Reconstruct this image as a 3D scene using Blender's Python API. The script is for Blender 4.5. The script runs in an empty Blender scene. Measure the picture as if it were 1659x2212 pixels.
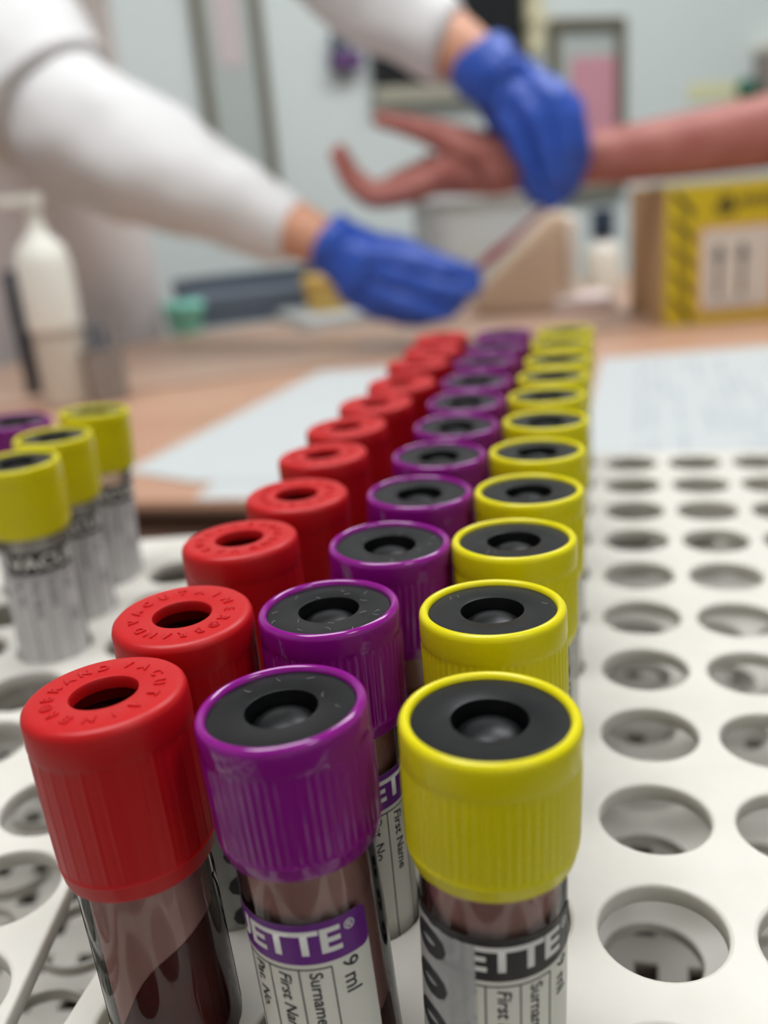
import bpy, bmesh, math, random
from mathutils import Vector, Matrix
random.seed(7)
S = bpy.context.scene
COL = S.collection
MM = 0.001
# ---------------------------------------------------------------- camera, world, exposure
# world origin: top face of the right rack; x across the rows, y along the rows, z up; built in millimetres, scaled to metres
CAMR = ((0.9721566, 0.0021804, 0.2343219), (0.2196653, 0.3397312, -0.9145107), (-0.0816005, 0.9405200, 0.3297930))
cd = bpy.data.cameras.new('camera'); cam = bpy.data.objects.new('camera', cd); COL.objects.link(cam)
M4 = Matrix(CAMR).to_4x4(); M4.translation = Vector((56.2, -59.4, 98.9)) * MM
cam.matrix_world = M4
cd.sensor_fit = 'VERTICAL'; cd.sensor_height = 36.0; cd.sensor_width = 27.0
cd.lens = 36.0 * 2037.45 / 2212
cd.clip_start = 0.002; cd.clip_end = 50
cd.dof.use_dof = True; cd.dof.focus_distance = 0.117; cd.dof.aperture_fstop = cd.lens / 2.7
S.camera = cam
W = bpy.data.worlds.new('world'); S.world = W; W.use_nodes = True
W.node_tree.nodes['Background'].inputs[0].default_value = (0.80, 0.84, 0.86, 1)
W.node_tree.nodes['Background'].inputs[1].default_value = 0.6
S.view_settings.view_transform = 'Standard'; S.view_settings.look = 'None'
S.view_settings.gamma = 1; S.view_settings.use_curve_mapping = False
S.view_settings.exposure = 0.0
S.cycles.use_denoising = True
S.cycles.max_bounces = 10; S.cycles.transparent_max_bounces = 24; S.cycles.diffuse_bounces = 4
S.cycles.caustics_reflective = False; S.cycles.caustics_refractive = False
S.cycles.sample_clamp_indirect = 6
LAMP = 13.8                                             # radiance of the ceiling diffusers

# ---------------------------------------------------------------- helpers
def lin(r, g, b):
    f = lambda c: (c / 255 / 12.92) if c / 255 <= .04045 else ((c / 255 + .055) / 1.055) ** 2.4
    return (f(r), f(g), f(b), 1)

def mat(name, rgb, rough=.5, spec=.5, noise=None, bump=None, sss=0, coat=0, sheen=0, metal=0):
    """noise=(scale, rgb2, lo, hi) mottles the base colour; bump=(scale, strength, distance)."""
    m = bpy.data.materials.new(name); m.use_nodes = True
    nt = m.node_tree; b = nt.nodes['Principled BSDF']
    b.inputs['Base Color'].default_value = lin(*rgb); b.inputs['Roughness'].default_value = rough
    b.inputs['Specular IOR Level'].default_value = spec; b.inputs['Metallic'].default_value = metal
    if sss:
        b.inputs['Subsurface Weight'].default_value = sss
        b.inputs['Subsurface Radius'].default_value = (1, .6, .5); b.inputs['Subsurface Scale'].default_value = .0015
    if coat: b.inputs['Coat Weight'].default_value = coat
    if sheen: b.inputs['Sheen Weight'].default_value = sheen
    tc = nt.nodes.new('ShaderNodeTexCoord')
    if noise:
        n = nt.nodes.new('ShaderNodeTexNoise'); n.inputs['Scale'].default_value = noise[0]; n.inputs['Detail'].default_value = 5
        r = nt.nodes.new('ShaderNodeValToRGB'); r.color_ramp.elements[0].position = noise[2]; r.color_ramp.elements[1].position = noise[3]
        r.color_ramp.elements[0].color = lin(*rgb); r.color_ramp.elements[1].color = lin(*noise[1])
        nt.links.new(tc.outputs['Object'], n.inputs['Vector']); nt.links.new(n.outputs['Fac'], r.inputs['Fac'])
        nt.links.new(r.outputs['Color'], b.inputs['Base Color'])
    if bump:
        n2 = nt.nodes.new('ShaderNodeTexNoise'); n2.inputs['Scale'].default_value = bump[0]; n2.inputs['Detail'].default_value = 4
        bp = nt.nodes.new('ShaderNodeBump'); bp.inputs['Strength'].default_value = bump[1]; bp.inputs['Distance'].default_value = bump[2]
        nt.links.new(tc.outputs['Object'], n2.inputs['Vector']); nt.links.new(n2.outputs['Fac'], bp.inputs['Height'])
        nt.links.new(bp.outputs['Normal'], b.inputs['Normal'])
    return m

def wood(name, a, b2, rough=.4, sc=(2, 14, 14), rot=0):
    m = mat(name, a, rough)
    nt = m.node_tree; b = nt.nodes['Principled BSDF']
    tc = nt.nodes.new('ShaderNodeTexCoord'); mp = nt.nodes.new('ShaderNodeMapping')
    mp.inputs['Scale'].default_value = sc; mp.inputs['Rotation'].default_value = (0, 0, rot)
    n = nt.nodes.new('ShaderNodeTexNoise'); n.inputs['Scale'].default_value = 6; n.inputs['Detail'].default_value = 8
    r = nt.nodes.new('ShaderNodeValToRGB'); r.color_ramp.elements[0].color = lin(*a); r.color_ramp.elements[1].color = lin(*b2)
    r.color_ramp.elements[0].position = .35; r.color_ramp.elements[1].position = .68
    nt.links.new(tc.outputs['Object'], mp.inputs[0]); nt.links.new(mp.outputs[0], n.inputs['Vector'])
    nt.links.new(n.outputs['Fac'], r.inputs['Fac']); nt.links.new(r.outputs[0], b.inputs['Base Color'])
    return m

def clear(name, tint, edge, rough=.05, haze=0, hazergb=(200, 200, 200)):
    """thin clear plastic: see-through face on, tinted and reflecting towards the rim (Fresnel)."""
    m = bpy.data.materials.new(name); m.use_nodes = True; nt = m.node_tree
    for n in list(nt.nodes): nt.nodes.remove(n)
    out = nt.nodes.new('ShaderNodeOutputMaterial')
    lw = nt.nodes.new('ShaderNodeLayerWeight'); lw.inputs[0].default_value = .35
    mc = nt.nodes.new('ShaderNodeMix'); mc.data_type = 'RGBA'
    mc.inputs['A'].default_value = lin(*tint); mc.inputs['B'].default_value = lin(*edge)
    nt.links.new(lw.outputs['Facing'], mc.inputs['Factor'])
    tr = nt.nodes.new('ShaderNodeBsdfTransparent'); nt.links.new(mc.outputs['Result'], tr.inputs[0])
    gl = nt.nodes.new('ShaderNodeBsdfGlossy'); gl.inputs['Roughness'].default_value = rough
    fr = nt.nodes.new('ShaderNodeFresnel'); fr.inputs[0].default_value = 1.5
    mx = nt.nodes.new('ShaderNodeMixShader')
    nt.links.new(fr.outputs[0], mx.inputs[0]); nt.links.new(tr.outputs[0], mx.inputs[1]); nt.links.new(gl.outputs[0], mx.inputs[2])
    last = mx
    if haze:
        df = nt.nodes.new('ShaderNodeBsdfDiffuse'); tl = nt.nodes.new('ShaderNodeBsdfTranslucent')
        no = nt.nodes.new('ShaderNodeTexNoise'); tc = nt.nodes.new('ShaderNodeTexCoord'); mp = nt.nodes.new('ShaderNodeMapping'); mp.inputs['Scale'].default_value = (420, 420, 40)
        no.inputs['Scale'].default_value = 1; no.inputs['Detail'].default_value = 4
        rp = nt.nodes.new('ShaderNodeValToRGB'); rp.color_ramp.elements[0].position = .3; rp.color_ramp.elements[1].position = .75
        rp.color_ramp.elements[0].color = (haze * .85,) * 3 + (1,); rp.color_ramp.elements[1].color = (min(1, haze * 1.2),) * 3 + (1,)
        nt.links.new(tc.outputs['Object'], mp.inputs[0]); nt.links.new(mp.outputs[0], no.inputs['Vector']); nt.links.new(no.outputs['Fac'], rp.inputs['Fac'])
        for q in (df, tl): q.inputs[0].default_value = lin(*hazergb)
        a1 = nt.nodes.new('ShaderNodeMixShader'); a1.inputs[0].default_value = .12; nt.links.new(df.outputs[0], a1.inputs[1]); nt.links.new(tl.outputs[0], a1.inputs[2])
        a2 = nt.nodes.new('ShaderNodeMixShader'); nt.links.new(rp.outputs[0], a2.inputs[0])
        nt.links.new(mx.outputs[0], a2.inputs[1]); nt.links.new(a1.outputs[0], a2.inputs[2]); last = a2
    nt.links.new(last.outputs[0], out.inputs[0])
    return m

def emit(name, rgb, k):
    m = bpy.data.materials.new(name); m.use_nodes = True; b = m.node_tree.nodes['Principled BSDF']
    b.inputs['Emission Color'].default_value = lin(*rgb); b.inputs['Emission Strength'].default_value = k
    b.inputs['Base Color'].default_value = lin(*rgb)
    return m

def setp(o, label=None, cat=None, group=None, kind=None):
    if label: o['label'] = label
    if cat: o['category'] = cat
    if group: o['group'] = group
    if kind: o['kind'] = kind
    return o

def empty(name, loc, label, cat, group=None, rz=0):
    o = bpy.data.objects.new(name, None); COL.objects.link(o)
    o.location = Vector(loc) * MM; o.rotation_euler = (0, 0, rz); o.empty_display_size = .01
    return setp(o, label, cat, group)

def put(name, bm_or_me, m, parent=None, smooth=None, scale=MM):
    """link a bmesh or mesh (in mm) as ONE object."""
    if isinstance(bm_or_me, bmesh.types.BMesh):
        bm = bm_or_me; bmesh.ops.scale(bm, vec=(scale,) * 3, verts=bm.verts)
        me = bpy.data.meshes.new(name); bm.to_mesh(me); bm.free()
    else: me = bm_or_me
    if m is not None:
        me.materials.clear()
        for k in (m if isinstance(m, (list, tuple)) else [m]): me.materials.append(k)
    if smooth is not None:
        try: me.shade_smooth()
        except Exception: pass
        if smooth > 0:
            try: me.set_sharp_from_angle(angle=math.radians(smooth))
            except Exception: pass
    o = bpy.data.objects.new(name, me); COL.objects.link(o)
    if parent: o.parent = parent
    return o

def inst(name, me, parent):
    o = bpy.data.objects.new(name, me); COL.objects.link(o); o.parent = parent; return o

def box(bm, x0, x1, y0, y1, z0, z1, bev=0, seg=2):
    r = bmesh.ops.create_cube(bm, size=1)
    vs = r['verts']
    bmesh.ops.scale(bm, vec=(x1 - x0, y1 - y0, z1 - z0), verts=vs)
    bmesh.ops.translate(bm, vec=((x0 + x1) / 2, (y0 + y1) / 2, (z0 + z1) / 2), verts=vs)
    if bev:
        es = list({e for v in vs for e in v.link_edges})
        bmesh.ops.bevel(bm, geom=es, offset=bev, segments=seg, affect='EDGES', profile=.5)
    return bm

def BX(*a, **k): return box(bmesh.new(), *a, **k)

def lathe(prof, n=48, mod=None, cx=0, cy=0, bm=None):
    """prof: list of (r, z); mod(r_index, angle_index) gives an addition to the radius."""
    bm = bm or bmesh.new(); rings = []
    for i, (r, z) in enumerate(prof):
        if r <= 1e-6: rings.append([bm.verts.new((cx, cy, z))]); continue
        rg = []
        for k in range(n):
            a = 2 * math.pi * k / n; rr = r + (mod(i, k) if mod else 0)
            rg.append(bm.verts.new((cx + rr * math.cos(a), cy + rr * math.sin(a), z)))
        rings.append(rg)
    for A, B in zip(rings, rings[1:]):
        for k in range(n):
            k2 = (k + 1) % n
            if len(A) == 1 and len(B) == 1: continue
            if len(A) == 1: bm.faces.new((A[0], B[k], B[k2]))
            elif len(B) == 1: bm.faces.new((A[k], A[k2], B[0]))
            else: bm.faces.new((A[k], A[k2], B[k2], B[k]))
    bmesh.ops.recalc_face_normals(bm, faces=bm.faces)
    return bm

def tube(bm, pts, rad, n=8):
    P = [Vector(p) for p in pts]; rings = []
    for i, p in enumerate(P):
        t = (P[min(i + 1, len(P) - 1)] - P[max(i - 1, 0)]).normalized()
        u = t.cross(Vector((0, 0, 1)) if abs(t.z) < .9 else Vector((1, 0, 0))).normalized(); v = t.cross(u)
        r = rad[i] if isinstance(rad, (list, tuple)) else rad
        rings.append([bm.verts.new(p + r * (math.cos(2 * math.pi * k / n) * u + math.sin(2 * math.pi * k / n) * v)) for k in range(n)])
    for A, B in zip(rings, rings[1:]):
        for k in range(n): bm.faces.new((A[k], A[(k + 1) % n], B[(k + 1) % n], B[k]))
    bm.faces.new(rings[0]); bm.faces.new(rings[-1])
    bmesh.ops.recalc_face_normals(bm, faces=bm.faces)
    return bm

def rrect(x0, x1, y0, y1, r, n=8):
    out = []
    for cx, cy, a0 in ((x1 - r, y1 - r, 0), (x0 + r, y1 - r, 90), (x0 + r, y0 + r, 180), (x1 - r, y0 + r, 270)):
        for k in range(n + 1):
            a = math.radians(a0 + 90 * k / n); out.append((cx + r * math.cos(a), cy + r * math.sin(a)))
    return out

def circ(cx, cy, r, n=36): return [(cx + r * math.cos(2 * math.pi * k / n), cy + r * math.sin(2 * math.pi * k / n)) for k in range(n)]

def eval_mesh(o):
    dg = bpy.context.evaluated_depsgraph_get(); dg.update()
    me = bpy.data.meshes.new_from_object(o.evaluated_get(dg))
    return me

def holed_plate(loops, z1, thick, bev=.5):
    """flat plate (mm) with the first loop as its outline and the rest as holes; rounded edges."""
    cu = bpy.data.curves.new('plate', 'CURVE'); cu.dimensions = '2D'; cu.fill_mode = 'BOTH'
    for lp in loops:
        sp = cu.splines.new('POLY'); sp.points.add(len(lp) - 1); sp.use_cyclic_u = True
        for p, q in zip(sp.points, lp): p.co = (q[0], q[1], 0, 1)
    cu.extrude = thick / 2 - bev; cu.bevel_depth = bev; cu.bevel_resolution = 2; cu.offset = -bev
    o = bpy.data.objects.new('plate', cu); COL.objects.link(o)
    me = eval_mesh(o); bpy.data.objects.remove(o); bpy.data.curves.remove(cu)
    bm = bmesh.new(); bm.from_mesh(me); bpy.data.meshes.remove(me)
    bmesh.ops.translate(bm, vec=(0, 0, z1 - thick / 2), verts=bm.verts)
    return bm

def text_bm(body, size, bold=0, align='CENTER', shear=0, extrude=0):
    cu = bpy.data.curves.new('text', 'FONT'); cu.body = body; cu.size = size; cu.align_x = align; cu.align_y = 'CENTER'
    cu.offset = bold; cu.shear = shear; cu.extrude = extrude; cu.resolution_u = 3
    o = bpy.data.objects.new('text', cu); COL.objects.link(o)
    me = eval_mesh(o); bpy.data.objects.remove(o); bpy.data.curves.remove(cu)
    bm = bmesh.new(); bm.from_mesh(me); bpy.data.meshes.remove(me)
    bmesh.ops.remove_doubles(bm, verts=bm.verts, dist=1e-5)
    return bm

def merge(dst, src, mtx=None):
    if mtx is not None: bmesh.ops.transform(src, matrix=mtx, verts=src.verts)
    me = bpy.data.meshes.new('tmp'); src.to_mesh(me); src.free(); dst.from_mesh(me); bpy.data.meshes.remove(me)
    return dst

def slice_x(bm, step):
    xs = [v.co.x for v in bm.verts]
    if not xs: return bm
    x = math.floor(min(xs) / step) * step + step
    while x < max(xs):
        bmesh.ops.bisect_plane(bm, geom=bm.verts[:] + bm.edges[:] + bm.faces[:], plane_co=(x, 0, 0), plane_no=(1, 0, 0))
        x += step
    return bm

def wrap(bm, r):
    """flat (s, t, n) -> cylinder about z whose s = 0 faces -y; seen from outside s runs to the right."""
    for v in bm.verts:
        a = v.co.x / r; rr = r + v.co.z
        v.co = Vector((rr * math.sin(a), -rr * math.cos(a), v.co.y))
    return bm

def skin(verts, edges, radii, root=0, sub=2):
    """grow one continuous surface (mm) on a skeleton: one vertex per joint, one radius (or pair) per vertex."""
    me = bpy.data.meshes.new('sk'); me.from_pydata([Vector(v) * MM for v in verts], edges, [])
    o = bpy.data.objects.new('sk', me); COL.objects.link(o)
    o.modifiers.new('s', 'SKIN'); md = o.modifiers.new('u', 'SUBSURF'); md.levels = sub; md.render_levels = sub
    for i, sv in enumerate(me.skin_vertices[0].data):
        r = radii[i]; r = (r, r) if not isinstance(r, (tuple, list)) else r
        sv.radius = (r[0] * MM, r[1] * MM); sv.use_root = (i == root)
    m2 = eval_mesh(o); bpy.data.objects.remove(o); bpy.data.meshes.remove(me)
    bm = bmesh.new(); bm.from_mesh(m2); bpy.data.meshes.remove(m2)
    return bm

def sput(name, bm, m, parent=None, off=None):
    if off is not None: bmesh.ops.translate(bm, vec=-Vector(off) * MM, verts=bm.verts)
    return put(name, bm, m, parent, smooth=0, scale=1.0)

# ---------------------------------------------------------------- materials
M = {}
M['rack'] = mat('white polypropylene', (208, 205, 195), .4, .4, noise=(90, (203, 200, 189), .4, .7), bump=(700, .03, .0004), sss=.15)
M['red'] = mat('red cap plastic', (180, 8, 13), .42, .36, bump=(2600, .10, .0001), sss=.1)
M['purple'] = mat('purple cap plastic', (130, 17, 124), .13, .4, bump=(1500, .03, .0001), sss=.1)
M['yellow'] = mat('yellow cap plastic', (214, 203, 6), .30, .32, bump=(1500, .03, .0001), sss=.1)
M['rubber'] = mat('black rubber stopper', (12, 13, 14), .36, .26, noise=(420, (18, 20, 22), .5, .75), bump=(900, .06, .0001))
M['redhole'] = mat('dark red stopper rubber', (70, 14, 12), .5, .4)
M['lint'] = mat('pale lint', (170, 170, 165), .8)
M['tube'] = clear('clear tube wall', (250, 245, 243), (216, 190, 186))
M['tubeclear'] = clear('empty clear tube wall', (242, 242, 240), (190, 190, 186), haze=.3, hazergb=(196, 190, 178))
M['blood'] = mat('dark red blood', (84, 5, 10), .22, .4, noise=(160, (104, 12, 16), .45, .75))
M['film'] = clear('blood smear on the tube wall', (236, 205, 198), (190, 130, 122), rough=.2, haze=.92, hazergb=(244, 194, 186))
M['overlap'] = clear('translucent label overlap', (225, 225, 222), (225, 225, 222), rough=.4, haze=.42, hazergb=(236, 238, 236))
M['paper'] = mat('label paper', (214, 211, 200), .5, .3)
M['papergrey'] = mat('empty label paper', (208, 207, 206), .5, .3)
M['bandp'] = mat('purple print', (98, 24, 122), .42, .4)
M['bandk'] = mat('black print', (32, 30, 30), .42, .4)
M['white'] = mat('white print', (218, 216, 210), .5, .3)
M['ink'] = mat('dark grey ink', (44, 44, 48), .5, .3)
M['sheet'] = mat('office paper', (186, 191, 189), .75, .2)
M['inkpale'] = mat('pale grey ink', (170, 176, 178), .8, .1)
M['desk'] = wood('light wood laminate', (186, 146, 120), (174, 134, 108), .42, sc=(1.2, 9, 9), rot=.5)
M['deskedge'] = wood('dark brown edge', (62, 40, 26), (74, 48, 32), .5)
M['desk2'] = wood('pale wood laminate', (188, 158, 136), (176, 146, 124), .42, sc=(1.2, 9, 9), rot=.5)
M['trolley'] = wood('dark brown table top', (72, 48, 34), (62, 40, 28), .5)
M['wallblue'] = mat('pale blue grey wall paint', (214, 222, 219), .8, .3, bump=(60, .05, .001))
M['wallshade'] = mat('mauve grey shaded wall', (182, 172, 170), .8, .3, bump=(60, .05, .001))  # shade on the left wall is put into this darker mauve colour
M['floor'] = mat('grey vinyl floor', (150, 148, 142), .5, .4, noise=(8, (138, 136, 130), .4, .7))
M['ceil'] = mat('white ceiling', (226, 228, 226), .9)
M['lampm'] = emit('lamp diffuser', (250, 251, 255), LAMP)
M['frame'] = mat('olive brown frame', (112, 106, 88), .6)
M['board'] = mat('grey green board', (178, 186, 180), .8)
M['pink'] = mat('pink paper', (204, 146, 158), .8)
M['palepink'] = mat('pale pink print', (202, 188, 188), .8)
M['cream'] = mat('cream painted pipe', (214, 208, 172), .5)
M['black'] = mat('black screen', (22, 24, 26), .35)
M['beige'] = mat('beige plastic', (170, 166, 148), .5)
M['violet'] = mat('violet plastic', (96, 62, 112), .5)
M['paleyellow'] = mat('pale yellow paper', (222, 220, 178), .8)
M['green'] = mat('green plastic', (48, 110, 88), .5)
M['taupe'] = mat('taupe plastic', (150, 138, 130), .5)
M['coat'] = mat('white coat cotton', (219, 218, 216), .85, .2, bump=(260, .25, .001), sheen=.1)
M['scrubs'] = mat('mauve grey scrubs', (224, 213, 208), .9, .1, bump=(260, .25, .001))
M['skinp'] = mat('light tan skin', (206, 152, 122), .5, .4, noise=(40, (196, 138, 110), .4, .7), sss=.1)
M['skind'] = mat('reddish brown skin', (170, 106, 94), .5, .4, noise=(40, (156, 88, 78), .4, .7), sss=.1)
M['glove'] = mat('blue nitrile', (42, 80, 172), .42, .45, bump=(90, .35, .002))
M['hair'] = mat('dark brown hair', (40, 28, 22), .6, bump=(300, .6, .002))
M['eye'] = mat('eye white', (230, 228, 224), .3)
M['lip'] = mat('lip', (170, 90, 84), .5)
M['navy'] = mat('navy plastic', (30, 46, 66), .4)
M['kraft'] = mat('tan cardboard', (186, 152, 110), .8, noise=(60, (176, 140, 98), .4, .7))
M['cardyellow'] = mat('yellow printed cardboard', (196, 170, 6), .55)
M['cardpale'] = mat('pale worn yellow cardboard', (222, 204, 130), .6)
M['stripe'] = mat('black hazard print', (58, 46, 18), .55)
M['labelwhite'] = mat('white carton label', (206, 196, 182), .7)
M['orange'] = mat('orange label border', (204, 146, 92), .7)
M['creamplastic'] = mat('cream white plastic', (226, 224, 212), .4, sss=.1)
M['beigeplastic'] = mat('beige translucent plastic', (196, 186, 170), .4, sss=.1)
M['darkpen'] = mat('dark navy pen plastic', (34, 38, 52), .35)
M['clearcup'] = clear('clear cup plastic', (236, 232, 226), (190, 184, 180), haze=.45, hazergb=(200, 192, 184))
M['greybin'] = mat('light blue grey plastic', (196, 204, 204), .45)
M['cushion'] = mat('beige vinyl cushion', (214, 190, 162), .5, bump=(50, .1, .002))
M['cushionwhite'] = mat('white vinyl cushion end', (232, 222, 206), .5)
M['charcoal'] = mat('slate grey plastic', (92, 102, 114), .5)
M['turq'] = mat('turquoise plastic', (128, 206, 186), .5)
M['amber'] = mat('amber yellow plastic', (212, 176, 92), .5)
M['tissue'] = mat('white tissue', (222, 208, 202), .9, bump=(70, .4, .003))
M['bloodline'] = mat('blood filled tubing', (138, 30, 40), .3)

# ---------------------------------------------------------------- room (rotated like the far desk edge)
ROOM_E, ROOM_N = Vector((.8067, .5910, 0)), Vector((-.5910, .8067, 0))
P0 = Vector((-549, 1010, 0)); RANG = math.atan2(.5910, .8067)
def room(s, n, z=0): return P0 + ROOM_E * s + ROOM_N * n + Vector((0, 0, z))
def rbm(s0, s1, n0, n1, z0, z1, bev=0):
    bm = box(bmesh.new(), s0, s1, n0, n1, z0, z1, bev)
    bmesh.ops.transform(bm, matrix=Matrix.Translation(P0) @ Matrix.Rotation(RANG, 4, 'Z'), verts=bm.verts); return bm
ZF, ZC = -815, 1765
S0, S1, N0, N1 = -1500, 3200, -3000, 900
put('floor', rbm(S0 - 80, S1 + 80, N0 - 80, N1 + 80, ZF - 80, ZF), M['floor'])['kind'] = 'structure'
put('ceiling', rbm(S0 - 80, S1 + 80, N0 - 80, N1 + 80, ZC, ZC + 80), M['ceil'])['kind'] = 'structure'
put('wall_back', rbm(S0 - 80, S1 + 80, N1, N1 + 80, ZF, ZC), M['wallblue'])['kind'] = 'structure'
put('wall_left', rbm(S0 - 80, S0, N0, N1, ZF, ZC), M['wallshade'])['kind'] = 'structure'
put('wall_right', rbm(S1, S1 + 80, N0, N1, ZF, ZC), M['wallblue'])['kind'] = 'structure'
put('wall_front', rbm(S0 - 80, S1 + 80, N0 - 80, N0, ZF, ZC), M['wallblue'])['kind'] = 'structure'
put('baseboard_back', rbm(S0, S1, N1 - 14, N1, ZF, ZF + 90, 3), M['cream'])['kind'] = 'structure'
for i, (s, n, nm) in enumerate(((-350, -900, 'over the left of the room'), (1250, -350, 'nearest the back wall'), (450, -2350, 'added as fill near the front wall'))):
    r = room(s, n, ZC)
    L = empty('ceiling_light', r, 'flat white ceiling light panel ' + nm, 'light', 'ceiling lights', RANG)
    bm = bmesh.new()
    hl = 600 if i < 2 else 200  # third panel is an added fill lamp behind the camera, kept small
    for a in ((-hl - 20, -hl, -310, 310), (hl, hl + 20, -310, 310), (-hl, hl, -310, -290), (-hl, hl, 290, 310)): box(bm, *a, -30, 0, 2)
    put('frame', bm, M['ceil'], L)
    put('diffuser', BX(-hl, hl, -290, 290, -22, -12), M['lampm'], L)

# ---------------------------------------------------------------- desks and trolley
ZD = -65
def poly_slab(pts, z0, z1, bev=1.5):
    bm = bmesh.new(); f = bm.faces.new([bm.verts.new((x, y, z0)) for x, y in pts])
    r = bmesh.ops.extrude_face_region(bm, geom=[f]); vs = [v for v in r['geom'] if isinstance(v, bmesh.types.BMVert)]
    bmesh.ops.translate(bm, vec=(0, 0, z1 - z0), verts=vs); bmesh.ops.recalc_face_normals(bm, faces=bm.faces)
    if bev: bmesh.ops.bevel(bm, geom=[e for e in bm.edges if all(abs(v.co.z - z1) < .01 for v in e.verts)], offset=bev, segments=2, affect='EDGES')
    return bm
JE = Vector((.877, .48, 0))
def joint(x): return 823 + (x + 198) * .5474  # seam between the desks; its gap is widened to stand in for sleeve shadow
near = [(-620, 412), (600, 412), (600, joint(600) - 8), (-620, joint(-620) - 8)]
D1 = empty('desk', (140, 640, ZF), 'near wooden desk with a dark brown front edge, under the papers', 'desk')
def rel(bm, o): bmesh.ops.translate(bm, vec=-o.location / MM, verts=bm.verts); return bm
put('desktop', rel(poly_slab(near, ZD - 28, ZD, 2), D1), M['desk'], D1)
put('edge_band', rel(BX(-620, 600, 408.5, 412, ZD - 40, ZD - 4, 1), D1), M['deskedge'], D1)
put('front_panel', rel(BX(-600, 580, 414, 430, -460, ZD - 28.2, 1), D1), M['deskedge'], D1)
for x, y in ((-585, 455), (565, 455), (565, 1190), (-585, 560)):
    put('leg', rel(BX(x - 22, x + 22, y - 22, y + 22, ZF, ZD - 28, 2), D1), M['deskedge'], D1)
D2 = empty('desk', (100, 1180, ZF), 'far wooden desk strip beyond a seam widened as sleeve shadow, pale top', 'desk')
far = [(-620, joint(-620) + 10), (600, joint(600) + 10), (600, 1010 + (600 + 549) * .7326), (-549, 1010), (-620, 958)]
put('desktop', rel(poly_slab(far, ZD - 28, ZD, 3), D2), M['desk2'], D2)
for x, y in ((-560, 800), (-500, 990), (565, 1310), (565, 1790)):
    put('leg', rel(BX(x - 22, x + 22, y - 22, y + 22, ZF, ZD - 28, 2), D2), M['deskedge'], D2)
ZT = -79
T = empty('side_table', (0, 120, ZF), 'low dark brown side table carrying both white tube racks', 'table')
put('tabletop', rel(BX(-420, 420, -260, 404, ZT - 25, ZT, 2), T), M['trolley'], T)
for x in (-395, 395):
    for y in (-235, 380): put('leg', rel(BX(x - 15, x + 15, y - 15, y + 15, ZF, ZT - 25, 2), T), M['deskedge'], T)

# ---------------------------------------------------------------- racks
def make_rack(o, xs, ys, hr, x0, x1, y0, y1, rc):
    holes = [(x, y) for y in ys for x in xs]
    put('top_tier', holed_plate([rrect(x0, x1, y0, y1, rc)] + [circ(x, y, hr, 40) for x, y in holes], 0, 3.4, .7), M['rack'], o, smooth=40)
    put('middle_tier', holed_plate([rrect(x0 + 3, x1 - 3, y0 + 3, y1 - 3, rc - 2)] + [circ(x, y, hr - .3, 28) for x, y in holes], -29, 2.4, .4), M['rack'], o, smooth=40)
    px, py = xs[1] - xs[0], ys[1] - ys[0]
    sq = []
    for j in range(len(ys) * 2 - 1):
        for i in range(len(xs) * 2 - 1):
            x, y = xs[0] + i * px / 2, ys[0] + j * py / 2
            sq.append([(x - 2.3, y - 2.3), (x + 2.3, y - 2.3), (x + 2.3, y + 2.3), (x - 2.3, y + 2.3)])
    put('bottom_tier', holed_plate([rrect(x0 + 3, x1 - 3, y0 + 3, y1 - 3, rc - 2)] + sq, -56, 2.4, .25), M['rack'], o, smooth=40)
    for ya, yb in ((y0 + 1.2, y0 + 4.2), (y1 - 4.2, y1 - 1.2)):
        put('end_wall', BX(x0 + rc, x1 - rc, ya, yb, ZT, -2.6, .6), M['rack'], o)
    for cx in (x0 + 5, x1 - 5):
        for cy in (y0 + 5, y1 - 5):
            put('corner_post', lathe([(0, ZT), (3.6, ZT), (3.9, ZT + 1), (3.9, -3)], 20, None, cx, cy), M['rack'], o, smooth=40)

PX, PY, OY = 20.95, 24.19, 22.9
R1 = empty('tube_rack', (0, 0, 0), 'long white tube rack holding three rows of capped tubes, empty holes at right', 'rack', 'white plastic tube racks')
make_rack(R1, [PX * i for i in range(6)], [OY + PY * k for k in range(-1, 11)], 8.6, -13, PX * 5 + 13, OY - PY - 13, OY + PY * 10 + 13.5, 9)
PH = math.radians(12)
R2 = empty('tube_rack', (-25.3, 41.8, 0), 'white tube rack at left, turned slightly, holding a few yellow and purple capped empty tubes', 'rack', 'white plastic tube racks', PH)
LX, LY = [-10.6 - 21 * i for i in range(5)][::-1], [3 + 21 * k for k in range(-5, 7)]
make_rack(R2, LX, LY, 8.6, LX[0] - 10.6, 0, LY[0] - 14, LY[-1] + 29, 14)

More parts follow.
